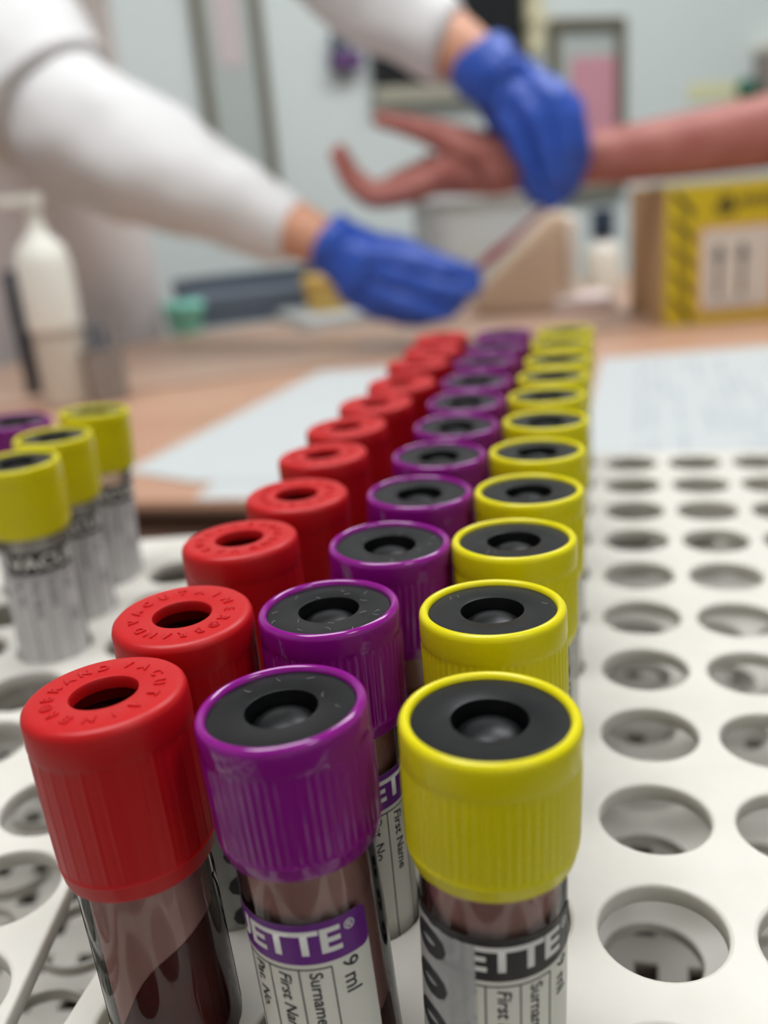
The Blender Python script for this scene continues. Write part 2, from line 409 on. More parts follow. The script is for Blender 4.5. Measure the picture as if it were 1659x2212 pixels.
# ---------------------------------------------------------------- tube kit (meshes shared between copies); local origin = tube bottom
HT = 47 - ZT                                            # not used as a size: caps end 47 mm over the rack top
NR = 60
def cap_mesh(name, h, r, ribz, skirt, m, closed):
    prof = []; ribbed = []
    def add(rr, z, rb=0): prof.append((rr, z)); ribbed.append(rb)
    if closed:      # red: flat annular top with a hole through it
        add(7.3, -6); add(7.3, -2.1); add(4.1, -1.8); add(3.86, -1.55); add(3.85, -.4); add(3.98, -.1); add(4.25, 0); add(r - 1.2, 0); add(r - .62, -.12); add(r - .22, -.5); add(r - .05, -1.1)
    else:           # ring: rounded rim, open middle down to the stopper
        add(r - 1.25, -3.2); add(r - 1.25, -1.0); add(r - 1.2, -.42); add(r - 1.0, -.12); add(r - .66, 0); add(r - .3, -.14); add(r - .06, -.5); add(r, -1.0)
    add(r, -ribz + .5); add(r - .07, -ribz)
    add(r - .12, -ribz - .15, .25); add(r - .12, -ribz - .8, 1); add(r - .16, -(h + ribz) / 2, 1); add(r - .22, -h + skirt + .7, 1); add(r - .22, -h + skirt + .15, .25)
    add(r - .13, -h + skirt); add(r - .2, -h + skirt - .25); add(r - .4, -h + .6); add(r - .55, -h + .15); add(r - .9, -h); add(8.25, -h); add(8.25, -h + 3)
    def mod(i, k):
        ph = (k % 5)
        return ribbed[i] * ((.085 if k % 10 in (1, 2) else 0) if closed else (.13 if ph in (1, 2) else 0.0))
    bm = lathe(prof, NR * 5, mod)
    bmesh.ops.scale(bm, vec=(MM,) * 3, verts=bm.verts); me = bpy.data.meshes.new(name); bm.to_mesh(me); bm.free()
    me.materials.append(m); me.shade_smooth()
    try: me.set_sharp_from_angle(angle=math.radians(38))
    except Exception: pass
    return me

def mesh_of(bm, name, m, smooth=40):
    bmesh.ops.scale(bm, vec=(MM,) * 3, verts=bm.verts); me = bpy.data.meshes.new(name); bm.to_mesh(me); bm.free()
    me.materials.append(m)
    if smooth:
        me.shade_smooth()
        try: me.set_sharp_from_angle(angle=math.radians(smooth))
        except Exception: pass
    return me

CAPR = 9.4
K = {}
K['cap_y'] = cap_mesh('cap', 16.2, CAPR, 4.0, 1.9, M['yellow'], False)
K['cap_p'] = cap_mesh('cap', 16.2, CAPR, 3.4, 1.9, M['purple'], False)
K['cap_r'] = cap_mesh('cap', 21.8, CAPR, 4.4, 2.3, M['red'], True)
st = [(8.16, -4), (8.16, -.75), (8.1, -.62), (7.9, -.6), (4.2, -.6), (4.06, -.66), (4.0, -.9), (3.95, -3.3)]
st += [(3.9 * math.cos(a), -3.4 + 2.2 * math.sin(a)) for a in [math.radians(d) for d in (4, 15, 30, 45, 60, 75)]] + [(.5, -1.21), (0, -1.22)]
K['stop'] = mesh_of(lathe(st, 64), 'stopper', M['rubber'], 35)
K['stop_r'] = mesh_of(lathe([(7.3, -4.6), (5, -4.8), (2.4, -5.1), (0, -5.2)], 40), 'stopper', M['redhole'], 35)
TR = 8.05
def glass(L):           # z measured from the cap top downwards
    b = [(TR, -4), (TR, -L + 8)] + [(TR * math.cos(a), -L + 8 - 8 * math.sin(a)) for a in [math.radians(d) for d in (15, 30, 45, 60, 75)]] + [(0, -L)]
    return lathe(b, 48)
TL = 47 + 55.2
K['glass'] = mesh_of(glass(TL), 'glass_tube', M['tube'], 60)
K['glass_e'] = mesh_of(glass(TL), 'glass_tube', M['tubeclear'], 60)
def fill(top, L, r=7.1, slope=0):
    b = [(0, top - .5), (4, top - .45), (6.4, top - .1), (r, top + .5), (r, -L + 8.5)] + [(r * math.cos(a), -L + 8.5 - 7.3 * math.sin(a)) for a in [math.radians(d) for d in (15, 30, 45, 60, 75)]] + [(0, -L + 1.2)]
    bm = lathe(b, 40)
    for v in bm.verts:
        if v.co.z > top - .6: v.co.z += slope * v.co.x + (1.2 * math.sin(v.co.x * .5 + .8) if slope else 0)
    return bm
K['blood_r'] = mesh_of(fill(-37.5, TL, 7.1, 1.15), 'blood', M['blood'])
K['blood_p'] = mesh_of(fill(-40, TL), 'blood', M['blood'])
K['smear'] = mesh_of(lathe([(6.95, -15), (6.95, -47)], 40), 'smear', M['film'])

# text that runs round a circle on the flat top of the red caps (letters proud of the face)
def ring_text(words, rad, size):
    dst = bmesh.new()
    for body, a0, step in words:
        for i, ch in enumerate(body):
            a = a0 - step * i                           # clockwise seen from above, letter tops outwards
            t = text_bm(ch, size, bold=.012, extrude=.14)
            merge(dst, t, Matrix.Rotation(math.radians(a - 90), 4, 'Z') @ Matrix.Translation((0, rad, .03)))
    return dst
K['emboss'] = mesh_of(ring_text([('VACUTAINER', 93, 24), ('\u00ae', -142, 20), ('BRAND', 199, 20)], 6.25, 2.0), 'raised_lettering', M['red'], 0)

def label_kit(key, band, ink, s0, s1, paper, tail, top=-21.4, bs=None):
    """label flattened as (s, t): s = arc length to the right, t = height below the cap top (negative)."""
    r = TR + .06
    def sheet(a, b, t0, t1, n, dz=.0, rc=0):
        bm = bmesh.new()
        f = bm.faces.new([bm.verts.new((x, y, dz)) for x, y in (rrect(a, b, t0, t1, rc, 4) if rc else ((a, t0), (b, t0), (b, t1), (a, t1)))])
        slice_x(bm, .9); return bm
    lab = wrap(sheet(s0, s1, -88, top, 60, 0, 1.2), r)
    K[key + '_paper'] = mesh_of(lab, 'label', paper, 60)
    bd = wrap(sheet(s0 if bs is None else bs, s1, top - 5.3, top, 60, .03, 1.0), r)
    K[key + '_band'] = mesh_of(bd, 'colour_band', band, 60)
    bl = text_bm('VACUETTE', 4.3, bold=.13, align='RIGHT' if bs is None else 'LEFT')
    bmesh.ops.scale(bl, vec=(1.2, 1, 1), verts=bl.verts)
    if bs is None: merge(bl, text_bm('\u00ae', 1.7, bold=.02), Matrix.Translation((1.1, 1.1, 0)))
    bmesh.ops.translate(bl, vec=(s1 - 3.4 if bs is None else bs + .9, top - 2.65, .06), verts=bl.verts); slice_x(bl, .5)
    K[key + '_bandtext'] = mesh_of(wrap(bl, r), 'band_lettering', M['white'], 0)
    tx = bmesh.new()
    down = Matrix.Rotation(-math.pi / 2, 4, 'Z')
    for body, s, t, size, sh in (('9 ml', s1 - 2.9, top - 5.6, 2.7, 0), ('CE', s1 - 2.7, top - 15.6, 2.6, 0), ('Surname', s1 - 6.9, top - 6.4, 2.1, 0), ('First Name', s1 - 10.5, top - 6.4, 2.1, .2),
                                 ('Pat. No.', s1 - 14.2, top - 6.4, 2.1, 0)):
        merge(tx, text_bm(body, size, bold=.03, align='LEFT', shear=sh), Matrix.Translation((s, t, .04)) @ down)
    for x in (s1 - 5.0, s1 - 8.7, s1 - 12.4, s1 - 16.1, s1 - 19.8):
        box(tx, x - .07, x + .07, -80, top - 5.95, .03, .05)
    box(tx, s1 - 19.8, s1 - 5.0, top - 6.06, top - 5.9, .03, .05)
    if bs is not None: merge(tx, text_bm('\u2022', 5, bold=.1), Matrix.Translation((bs - 2.4, top - 10.5, .04)))
    slice_x(tx, .6)
    K[key + '_text'] = mesh_of(wrap(tx, r), 'printed_text', ink, 0)
    if tail:
        ov = sheet(s0 + 8, s0 + 18.6, -88, top - .9, 60, .10)
        K[key + '_overlap'] = mesh_of(wrap(ov, r), 'label_overlap', M['overlap'], 60)
        ov = bmesh.new()
        for i in range(9): merge(ov, text_bm('0', 6.6, bold=.42), Matrix.Translation((s0 + 12.2, top - 3.4 - 5.4 * i, .16)) @ down)
        slice_x(ov, .5)
        K[key + '_code'] = mesh_of(wrap(ov, r), 'code_digits', ink, 0)
label_kit('p', M['bandp'], M['ink'], -20, 20, M['paper'], False, -22.3)
label_kit('y', M['bandk'], M['ink'], -16, 16, M['paper'], True)
label_kit('e', M['bandk'], M['ink'], -10, 14, M['papergrey'], False, -19.5, -2.3)
label_kit('r', M['bandk'], M['ink'], -13, 13, M['paper'], True, -25)

def lint(n, seed):
    rr = random.Random(seed); bm = bmesh.new()
    for _ in range(n):
        a, r = rr.uniform(0, 6.28), rr.uniform(4.5, 7.4); x, y = r * math.cos(a), r * math.sin(a)
        d = rr.uniform(0, 6.28); pts = []
        for j in range(6):
            pts.append((x, y, -.52 + .05 * abs(math.sin(j)))); d += rr.uniform(-1, 1); x += .2 * math.cos(d); y += .2 * math.sin(d)
        tube(bm, pts, .02, 4)
    return mesh_of(bm, 'lint', M['lint'], 0)

def make_tube(kind, top, base, spin, label, group, labspin=0, emptyt=False, fluff=None):
    """kind r/p/y; top = cap-top centre, base = centre of the tube's foot (mm)."""
    top, base = Vector(top), Vector(base)
    ax = (top - base).normalized()
    o = bpy.data.objects.new({'r': 'red_capped_tube', 'p': 'purple_capped_tube', 'y': 'yellow_capped_tube'}[kind], None); COL.objects.link(o)
    o.empty_display_size = .01
    q = Vector((0, 0, 1)).rotation_difference(ax)
    o.matrix_world = Matrix.Translation(base * MM) @ q.to_matrix().to_4x4()
    setp(o, label, 'tube', group)
    h = (top - base).length * MM
    def part(nm, key, par=o, rot=0.0, z=h):
        c = bpy.data.objects.new(nm, K[key]); COL.objects.link(c); c.parent = par
        c.location = (0, 0, z if par is o else 0); c.rotation_euler = (0, 0, rot if par is o else 0); return c
    c = part('cap', 'cap_' + kind, rot=spin)
    if kind == 'r': part('raised_lettering', 'emboss', c)
    st_ = part('stopper', 'stop_r' if kind == 'r' else 'stop', rot=spin)
    if fluff:
        q2 = bpy.data.objects.new('lint', lint(*fluff)); COL.objects.link(q2); q2.parent = st_; q2['kind'] = 'stuff'
    part('glass_tube', 'glass_e' if emptyt else 'glass')
    if not emptyt:
        b = part('blood', 'blood_r' if kind == 'r' else 'blood_p')
        part('smear', 'smear', b)
    kk = 'e' if emptyt else kind
    l = part('label', kk + '_paper', rot=labspin)
    part('colour_band', kk + '_band', l); part('band_lettering', kk + '_bandtext', l); part('printed_text', kk + '_text', l)
    if kk + '_code' in K: part('label_overlap', kk + '_overlap', l); part('code_digits', kk + '_code', l)
    return o

ORD = ['nearest the camera', 'second from the front', 'third from the front', 'fourth from the front', 'fifth from the front', 'sixth from the front',
       'seventh from the front', 'eighth from the front', 'ninth from the front', 'tenth from the front', 'last at the far end']
LEAN = {'r': [(.1, 24.6), (.6, 44.9), (-1.9, 72.6), (.7, 94.7), (-1.9, 120.4), (-2.9, 143), (-1.4, 166), (.4, 189.5)],
        'p': [(21.5, 24), (19.9, 48.5), (23.1, 71.5), (23.2, 95.8), (22.8, 119), (22.8, 141.8), (21.6, 165), (21.1, 189)],
        'y': [(44.1, 23.9), (41.4, 49.4), (41.9, 73.5), (42.3, 96.6), (42, 121), (42.2, 144.8), (40.9, 169.0), (41.2, 192), (41.2, 215), (40.9, 241.5)]}
DESC = {'r': ('red-capped blood tube', 'the left row', 'red capped tubes in the left row'),
        'p': ('purple-capped blood tube', 'the middle row', 'purple capped tubes in the middle row'),
        'y': ('yellow-capped blood tube', 'the right row', 'yellow capped tubes in the right row')}
for ci, kd in enumerate('rpy'):
    for k in range(11):
        hx, hy = PX * ci, OY + PY * k
        x, y = LEAN[kd][k] if k < len(LEAN[kd]) else (hx + random.uniform(-.7, .7) - .5, hy + random.uniform(-.9, .9))
        lx, ly = (x - hx), (y - hy)
        base = (hx - lx * .25, hy - ly * .25, -55)
        if k == 0 and kd != 'y': base = (base[0] + (4.5 if kd == 'r' else 5.0), base[1], -55)
        d = DESC[kd]; mid = {0: 'with the whole label side in view, ', 1: '', 2: ''}[min(k, 2)] if kd != 'r' and k == 0 else ''
        spin = {('r', 0): 0.0, ('r', 1): math.radians(116)}.get((kd, k), random.uniform(0, 6.28))
        ls = {('r', 0): math.radians(214), ('r', 1): math.radians(50), ('p', 0): math.radians(-78), ('p', 1): math.radians(-1), ('y', 0): math.radians(-25)}.get((kd, k), random.uniform(-.6, .6))
        make_tube(kd, (x, y, 47), base, spin, f'{d[0]}, {ORD[k]} in {d[1]} of the long rack', d[2], ls, fluff={('p', 0): (5, 1), ('p', 1): (16, 2), ('p', 2): (7, 3), ('y', 1): (3, 5), ('y', 2): (3, 6)}.get((kd, k)))
def L2W(u, v): return (-25.3 + u * math.cos(PH) - v * math.sin(PH), 41.8 + u * math.sin(PH) + v * math.cos(PH))
for kd, top, cell, lab in (('y', (-73.0, 119.0), (3, 9), 'yellow-capped empty tube in the left rack, nearest of its three'),
                           ('y', (-77.0, 140.8), (3, 10), 'yellow-capped empty tube in the left rack, middle of its three'),
                           ('y', (-80.2, 166.6), (3, 11), 'yellow-capped empty tube in the left rack, farthest of its three'),
                           ('p', (-98.6, 157.4), (2, 11), 'purple-capped empty tube in the left rack, beside the yellow-capped ones')):
    bx, by = L2W(LX[cell[0]], LY[cell[1]])
    make_tube(kd, (top[0], top[1], 47), (bx - (top[0] - bx) * .2, by - (top[1] - by) * .2, -55), random.uniform(0, 6), lab,
              'empty tubes in the left rack', math.radians(0), True)

# ---------------------------------------------------------------- papers on the desk
def sheet(name, pts, z, label, lines):
    c = sum((Vector((x, y, 0)) for x, y in pts), Vector()) / len(pts)
    o = empty(name, (c.x, c.y, z), label, 'paper')
    put('page', rel(poly_slab(pts, z, z + .5, 0), o), M['sheet'], o)
    if lines:
        bm = bmesh.new()
        a, b, d = [Vector((*p, 0)) for p in (pts[0], pts[1], pts[3])]
        u, v = (b - a), (d - a)
        for (p0, q0, p1, q1) in lines:
            vs = [bm.verts.new(a + u * p + v * q + Vector((0, 0, z + .6))) for p, q in ((p0, q0), (p1, q0), (p1, q1), (p0, q1))]
            bm.faces.new(vs)
        put('printed_text', rel(bm, o), M['inkpale'], o)
    return o
sheet('paper_sheet', [(-249, 472), (-190, 447), (10, 447), (10, 800), (-209, 782)], ZD + .6, 'white sheet of paper on the desk left of the tube rows, upper of two', None)
sheet('paper_sheet', [(-178, 417), (30, 417), (30, 730), (-178, 730)], ZD, 'white sheet of paper reaching the dark desk edge, under another sheet', None)
tl = []
rr = random.Random(3)
for c in range(26):
    p = .12 + c * .034
    q = .08 + rr.random() * .05
    while q < .9:
        l = rr.uniform(.05, .22)
        if rr.random() < .62: tl.append((p, q, p + .014, min(q + l, .95)))
        q += l + rr.uniform(.02, .1)
sheet('paper_sheet', [(36, 430), (300, 430), (300, 843), (48, 794)], ZD, 'large printed white sheet on the desk right of the yellow-capped row, before the yellow carton', tl)

# ---------------------------------------------------------------- yellow carton
ang = math.radians(13)
CB = empty('carton', (110, 956, ZD), 'yellow cardboard carton with black hazard stripes and a white arrow label', 'box', None, ang)
put('body', BX(0, 230, 0, 145, 0, 134, 1.5), M['kraft'], CB)
put('front_panel', BX(-1, 231, -1.6, -.1, 0, 134, .4), M['cardyellow'], CB)
put('lid_flap', BX(-2, 232, -1.8, 60, 134.2, 137, 1), M['cardpale'], CB)
for i in range(5):
    bm = bmesh.new(); z = 118 - i * 25.5
    vs = [bm.verts.new((x, -1.9, zz)) for x, zz in ((4, z + 12), (10, z + 13), (27, z - 6), (25, z - 16))]
    f = bm.faces.new(vs); r = bmesh.ops.extrude_face_region(bm, geom=[f]); bmesh.ops.translate(bm, vec=(0, .3, 0), verts=[v for v in r['geom'] if isinstance(v, bmesh.types.BMVert)])
    put('hazard_stripe', bm, M['stripe'], CB)
put('label_border', BX(32, 110, -2.2, -1.7, 10, 96, .2), M['orange'], CB)
put('label', BX(35, 106, -2.5, -2.1, 14, 92, .2), M['labelwhite'], CB)
for x in (52, 76):
    bm = bmesh.new(); box(bm, x - 2, x + 2, -2.8, -2.5, 26, 68)
    f = bm.faces.new([bm.verts.new(p) for p in ((x - 6, -2.8, 64), (x + 6, -2.8, 64), (x, -2.8, 80))])
    put('arrow', bm, M['ink'], CB)
put('arrow_base_line', BX(42, 86, -2.8, -2.5, 18, 21), M['inkpale'], CB)
bm = bmesh.new()
for a in range(3):
    b = lathe([(2.2, -.3), (6.4, -.3), (6.4, .1), (2.2, .1)], 20)
    bmesh.ops.transform(b, matrix=Matrix.Translation((58 + 5 * math.cos(math.radians(90 + 120 * a)), -2.0, 114 + 5 * math.sin(math.radians(90 + 120 * a)))) @ Matrix.Rotation(math.pi / 2, 4, 'X'), verts=b.verts)
    merge(bm, b)
put('hazard_emblem', bm, M['stripe'], CB)
bm = bmesh.new()
for i in range(9): box(bm, 72 + i * 8, 77 + i * 8, -2.0, -1.6, 112, 122)
put('printed_text', bm, M['stripe'], CB)

# ---------------------------------------------------------------- things along the back of the desks
B = empty('dispenser_bottle', (-412, 680, ZD), 'white pump dispenser bottle standing on the desk at left', 'bottle')
put('body', lathe([(0, 0), (19, 0), (21, 2), (21, 62), (20, 68)], 32), M['beigeplastic'], B, 40)
put('sleeve', lathe([(20.5, 66), (23, 68), (23, 120), (19, 136), (9, 146), (8, 152), (0, 152)], 32), M['creamplastic'], B, 40)
bm = lathe([(6, 150), (6, 168), (9, 169), (9, 178), (0, 178)], 20); box(bm, -30, 4, -5, 5, 168, 177, 2); put('pump_head', bm, M['creamplastic'], B, 40)
P = empty('marker_pen', (-478, 735, ZD), 'dark navy marker pen standing upright left of the white dispenser', 'pen')
put('barrel', lathe([(0, 0), (10, 0), (10.5, 1), (10.5, 70)], 20), M['darkpen'], P, 40); put('pen_cap', lathe([(11, 68), (11.2, 70), (10.6, 112), (9, 115), (0, 115)], 20), M['darkpen'], P, 40)
Cc = empty('clear_cup', (-378, 690, ZD), 'clear plastic beaker standing right of the white dispenser', 'cup')
put('cup_wall', lathe([(0, 1), (17, 1), (19, 46), (20.5, 47), (20, 47.5), (18.3, 46.5), (16.3, 1.8), (0, 1.8)], 32), M['clearcup'], Cc, 40)
for dx, dy in ((-6, 3), (5, -4), (6, 6)): put('swab', tube(bmesh.new(), [(dx, dy, 2), (dx * 1.7, dy * 1.7, 66)], [2, 3.2], 10), M['taupe'] if dx > 5 else M['charcoal'], Cc)
G = empty('document_tray', (-480, 1130, ZD), 'slate grey tray on the far desk behind the white sleeve', 'tray', None, .55)
bm = bmesh.new(); box(bm, -20, 180, -20, 90, 0, 4, 1)
for a in ((-20, 180, 86, 90), (-20, -16, -20, 86), (176, 180, -20, 86)): box(bm, *a, 4, 58, 1)
put('tray_body', bm, M['charcoal'], G); put('contents', BX(-10, 170, -14, 80, 4, 40, 3), M['charcoal'], G)
Tq = empty('turquoise_tub', (-480, 1085, ZD), 'small turquoise tub in front of the slate grey tray', 'tub')
put('tub_body', lathe([(0, 0), (20, 0), (25, 30), (27, 32)], 28), M['turq'], Tq, 40); put('lid', lathe([(28, 31), (28, 36), (24, 39), (0, 39)], 28), M['turq'], Tq, 40)
Pp = empty('paper_stack', (-290, 1120, ZD), 'low stack of white paper on the far desk under the left glove', 'paper', None, .6)
for i in range(6): put('page', BX(-60 + i, 60 + i, -70, 70, i * 2.2, i * 2.2 + 2), M['sheet'], Pp)
A = empty('amber_sharps_tub', (-300, 1135, ZD + 13.2), 'amber yellow tub on the white paper stack', 'tub')
put('tub_body', lathe([(0, 0), (26, 0), (30, 34), (31, 36)], 28), M['amber'], A, 40); put('lid', lathe([(32, 35), (32, 41), (28, 44), (0, 44)], 28), M['amber'], A, 40)
Bn = empty('basin', (-115, 1275, ZD), 'light blue grey plastic basin behind the gloved hands', 'basin', None, .63)
bm = holed_plate([rrect(-85, 85, -40, 40, 18)], 4, 4, .8); put('base', bm, M['greybin'], Bn, 40)
put('side_wall', holed_plate([rrect(-88, 88, -43, 43, 20), rrect(-84, 84, -39, 39, 17)], 132, 130, .8), M['greybin'], Bn, 40)
put('rim', holed_plate([rrect(-94, 94, -49, 49, 24), rrect(-84, 84, -39, 39, 17)], 135, 4, .8), M['greybin'], Bn, 40)
Wd = empty('arm_cushion', (-52, 1150, ZD), 'beige wedge arm cushion with a white end, under the right glove', 'cushion', None, .1)
bm = bmesh.new()
pr = [(-55, 0), (52, 0), (52, 112), (40, 114), (-55, 24)]
fv = [[bm.verts.new((x, y, z)) for x, z in pr] for y in (-50, 60)]
for k in range(5): bm.faces.new((fv[0][k], fv[0][(k + 1) % 5], fv[1][(k + 1) % 5], fv[1][k]))
bm.faces.new(fv[0]); bm.faces.new(fv[1]); bmesh.ops.recalc_face_normals(bm, faces=bm.faces)
bmesh.ops.bevel(bm, geom=bm.edges[:], offset=5, segments=3, affect='EDGES'); put('cushion_body', bm, M['cushion'], Wd, 40)
put('end_panel', BX(53, 66, -48, 58, 0, 108, 5, 3), M['cushionwhite'], Wd, 40)
Nb = empty('reagent_bottle', (46, 1262, ZD), 'small white bottle with a navy cap, behind the beige cushion', 'bottle')
put('bottle_body', lathe([(0, 0), (22, 0), (24, 2), (24, 52), (20, 62), (11, 68), (11, 72)], 28), M['creamplastic'], Nb, 40)
put('bottle_cap', lathe([(15, 70), (15, 104), (13, 107), (0, 107)], 24), M['navy'], Nb, 40)
Ts = empty('tissue_pad', (20, 1130, ZD), 'folded white tissue pad left of the yellow carton', 'tissue', None, .2)
for i in range(4): put('tissue_sheet', BX(-38 + i, 38 - i * 1.5, -40, 40 - i, i * 4, i * 4 + 3.8, 1.5), M['tissue'], Ts)

# ---------------------------------------------------------------- things on the back wall
def wall_thing(name, s, z, label, cat):
    return empty(name, room(s, N1, z), label, cat, None, RANG)
def framed(o, w, h, t, d, m):
    for a in ((0, w, 0, t), (0, w, h - t, h), (0, t, t, h - t), (w - t, w, t, h - t)):
        put('frame_bar', BX(a[0], a[1], -d, 0, a[2], a[3], 2), m, o)
o = wall_thing('notice_board', 392, 40, 'pale notice board with olive frame on the wall above the lower sleeve', 'board')
put('board_panel', BX(0, 124, -8, -1, 0, 640), M['board'], o)
for a in ((-14, 6), (112, 132)): put('frame_bar', BX(a[0], a[1], -20, 0, 0, 640, 2), M['frame'], o)
put('frame_bar', BX(-14, 132, -20, 0, 640, 660, 2), M['frame'], o); put('frame_bar', BX(-14, 132, -20, 0, -20, 0, 2), M['frame'], o)
put('pinned_print', BX(30, 84, -10, -8, 310, 560), M['palepink'], o)
o = wall_thing('hand_gel_holder', 668, 335, 'small violet holder fixed to the wall below the upper sleeve', 'holder')
put('holder_body', BX(0, 66, -40, 0, 0, 36, 4), M['violet'], o); put('holder_top', BX(6, 46, -34, 0, 36, 74, 4), M['charcoal'], o)
o = wall_thing('wall_screen', 766, 262, 'large black screen with a beige lower bezel behind the white sleeve', 'screen')
put('display', BX(0, 380, -30, 0, 34, 420, 2), M['black'], o); put('bezel', BX(-4, 384, -36, 0, 0, 33, 2), M['beige'], o)
o = wall_thing('cream_pipe', 1176, 352, 'cream vertical pipe on the wall right of the black screen', 'pipe')
put('pipe_run', tube(bmesh.new(), [(0, -26, 0), (0, -26, ZC - 352)], 24, 20), M['cream'], o, 40); put('clip', BX(-30, 30, -54, 0, 60, 78, 3), M['cream'], o)
o = wall_thing('framed_notice', 1228, 20, 'brown framed notice with pink sheet on the wall right of the cream pipe', 'frame')
framed(o, 214, 408, 22, 24, M['frame']); put('panel', BX(20, 194, -8, -1, 20, 388), M['board'], o)
put('pink_sheet', BX(60, 190, -11, -8, 150, 322), M['pink'], o)
o = wall_thing('yellow_notice', 1650, 228, 'pale yellow paper strip stuck on the wall at right', 'notice'); put('strip', BX(0, 165, -3, 0, 0, 44), M['paleyellow'], o)
o = wall_thing('glove_dispenser', 1865, 150, 'taupe wall dispenser at the right edge behind the bare arm', 'dispenser')
put('dispenser_body', BX(0, 200, -70, 0, 0, 180, 6), M['taupe'], o); put('dispenser_lid', BX(-6, 206, -76, 0, 181, 210, 6), M['creamplastic'], o)
o = wall_thing('green_disc', 1836, 250, 'small round green disc on the wall beside the taupe dispenser', 'disc')
b = lathe([(0, 0), (26, 0), (28, 4), (24, 26), (0, 30)], 24); bmesh.ops.transform(b, matrix=Matrix.Rotation(math.pi / 2, 4, 'X'), verts=b.verts); put('disc_body', b, M['green'], o, 40)

# ---------------------------------------------------------------- people
def chain(V, E, R, start, pts, rads):
    prev = start
    for p, r in zip(pts, rads):
        V.append(p); R.append(r); E.append((prev, len(V) - 1)); prev = len(V) - 1
    return prev

def head_bits(root, loc, c, m_hair, face):
    """c = head centre (mm), face = unit direction the face looks to."""
    f = Vector(face).normalized(); up = Vector((0, 0, 1)); s = up.cross(f).normalized(); c = Vector(c); L = Vector(loc)
    bm = bmesh.new(); bmesh.ops.create_uvsphere(bm, u_segments=24, v_segments=16, radius=1)
    bmesh.ops.delete(bm, geom=[v for v in bm.verts if v.co.y > .35 and v.co.z < .55], context='VERTS')
    for v in bm.verts: v.co = s * v.co.x * 84 + f * v.co.y * 102 + up * v.co.z * 112 + c + up * 18 - f * 8 - L
    put('hair', bm, m_hair, root, 0)
    for sg in (-1, 1):
        b = bmesh.new(); bmesh.ops.create_uvsphere(b, u_segments=12, v_segments=8, radius=10); bmesh.ops.translate(b, vec=c + s * 29 * sg + f * 70 + up * 6 - L, verts=b.verts); e_ = put('eye', b, M['eye'], root, 0)
        b = bmesh.new(); bmesh.ops.create_uvsphere(b, u_segments=12, v_segments=8, radius=4.5); bmesh.ops.translate(b, vec=c + s * 29 * sg + f * 76.5 + up * 6 - L, verts=b.verts); put('iris', b, M['hair'], e_, 0)
    b = bmesh.new(); bmesh.ops.create_uvsphere(b, u_segments=12, v_segments=8, radius=1)
    for v in b.verts: v.co = s * v.co.x * 24 + f * v.co.y * 8 + up * v.co.z * 8 + c + f * 86 - up * 52 - L
    put('mouth', b, M['lip'], root, 0)

# --- phlebotomist: one continuous body, gloves and clothes as children
V, E, R = [], [], []
V.append((-735, 1150, 40)); R.append((122, 92))                        # pelvis = root
V.append((-725, 1130, 250)); R.append((116, 86)); E.append((0, 1))
V.append((-690, 1110, 430)); R.append((112, 84)); E.append((1, 2))
V.append((-655, 1090, 540)); R.append((80, 75)); E.append((2, 3))
hd = chain(V, E, R, 3, [(-632, 1078, 585), (-612, 1066, 635), (-594, 1054, 695), (-588, 1050, 750), (-586, 1050, 795)], [48, 60, 84, 86, 52])
V.append((-505, 1000, 675)); R.append(11); E.append((hd - 2, len(V) - 1))   # nose
LA = [(-650, 1020, 500), (-582, 950, 362), (-510, 888, 212), (-429, 876, 148), (-352, 880, 111), (-289, 885, 77), (-232, 890, 49)]
chain(V, E, R, 2, LA + [(-190, 886, 22), (-160, 884, 6)], [62, 54, 48, 46, 42, 36, 28, 17, 11])
RA = [(-520, 1150, 545), (-390, 1080, 470), (-262, 1000, 372), (-205, 985, 318), (-153, 970, 264), (-105, 952, 224), (-66, 940, 199)]
chain(V, E, R, 2, RA + [(-42, 934, 172), (-22, 926, 150)], [62, 54, 48, 46, 41, 35, 28, 17, 11])
for sg in (-1, 1):
    ox, oy = (.81 * 85 * sg, .59 * 85 * sg)
    chain(V, E, R, 0, [(-735 + ox, 1150 + oy, -80), (-735 + ox, 1150 + oy, -380), (-735 + ox, 1155 + oy, -740), (-690 + ox, 1120 + oy, -785)], [88, 62, 42, 30])
PB = (-735, 1150, ZF)
PH1 = sput('person', skin(V, E, R, 0, 2), M['skinp'], None, PB)
PH1.location = Vector(PB) * MM
setp(PH1, 'person in white coat and blue gloves leaning over the desk to draw blood', 'person')
def child(name, bm, m): return sput(name, bm, m, PH1, PB)
from mathutils import noise as MN
def folds(bm, amp, sc, sq=(1, 1, 1)):
    bm.normal_update()
    for v in bm.verts:
        p = v.co * sc; p = Vector((p.x * sq[0], p.y * sq[1], p.z * sq[2]))
        v.co += v.normal * (amp * MM * (MN.noise(p) + .5 * MN.noise(p * 2.1)))
    return bm
head_bits(PH1, PB, (-590, 1052, 705), M['hair'], (.75, -.35, -.25))
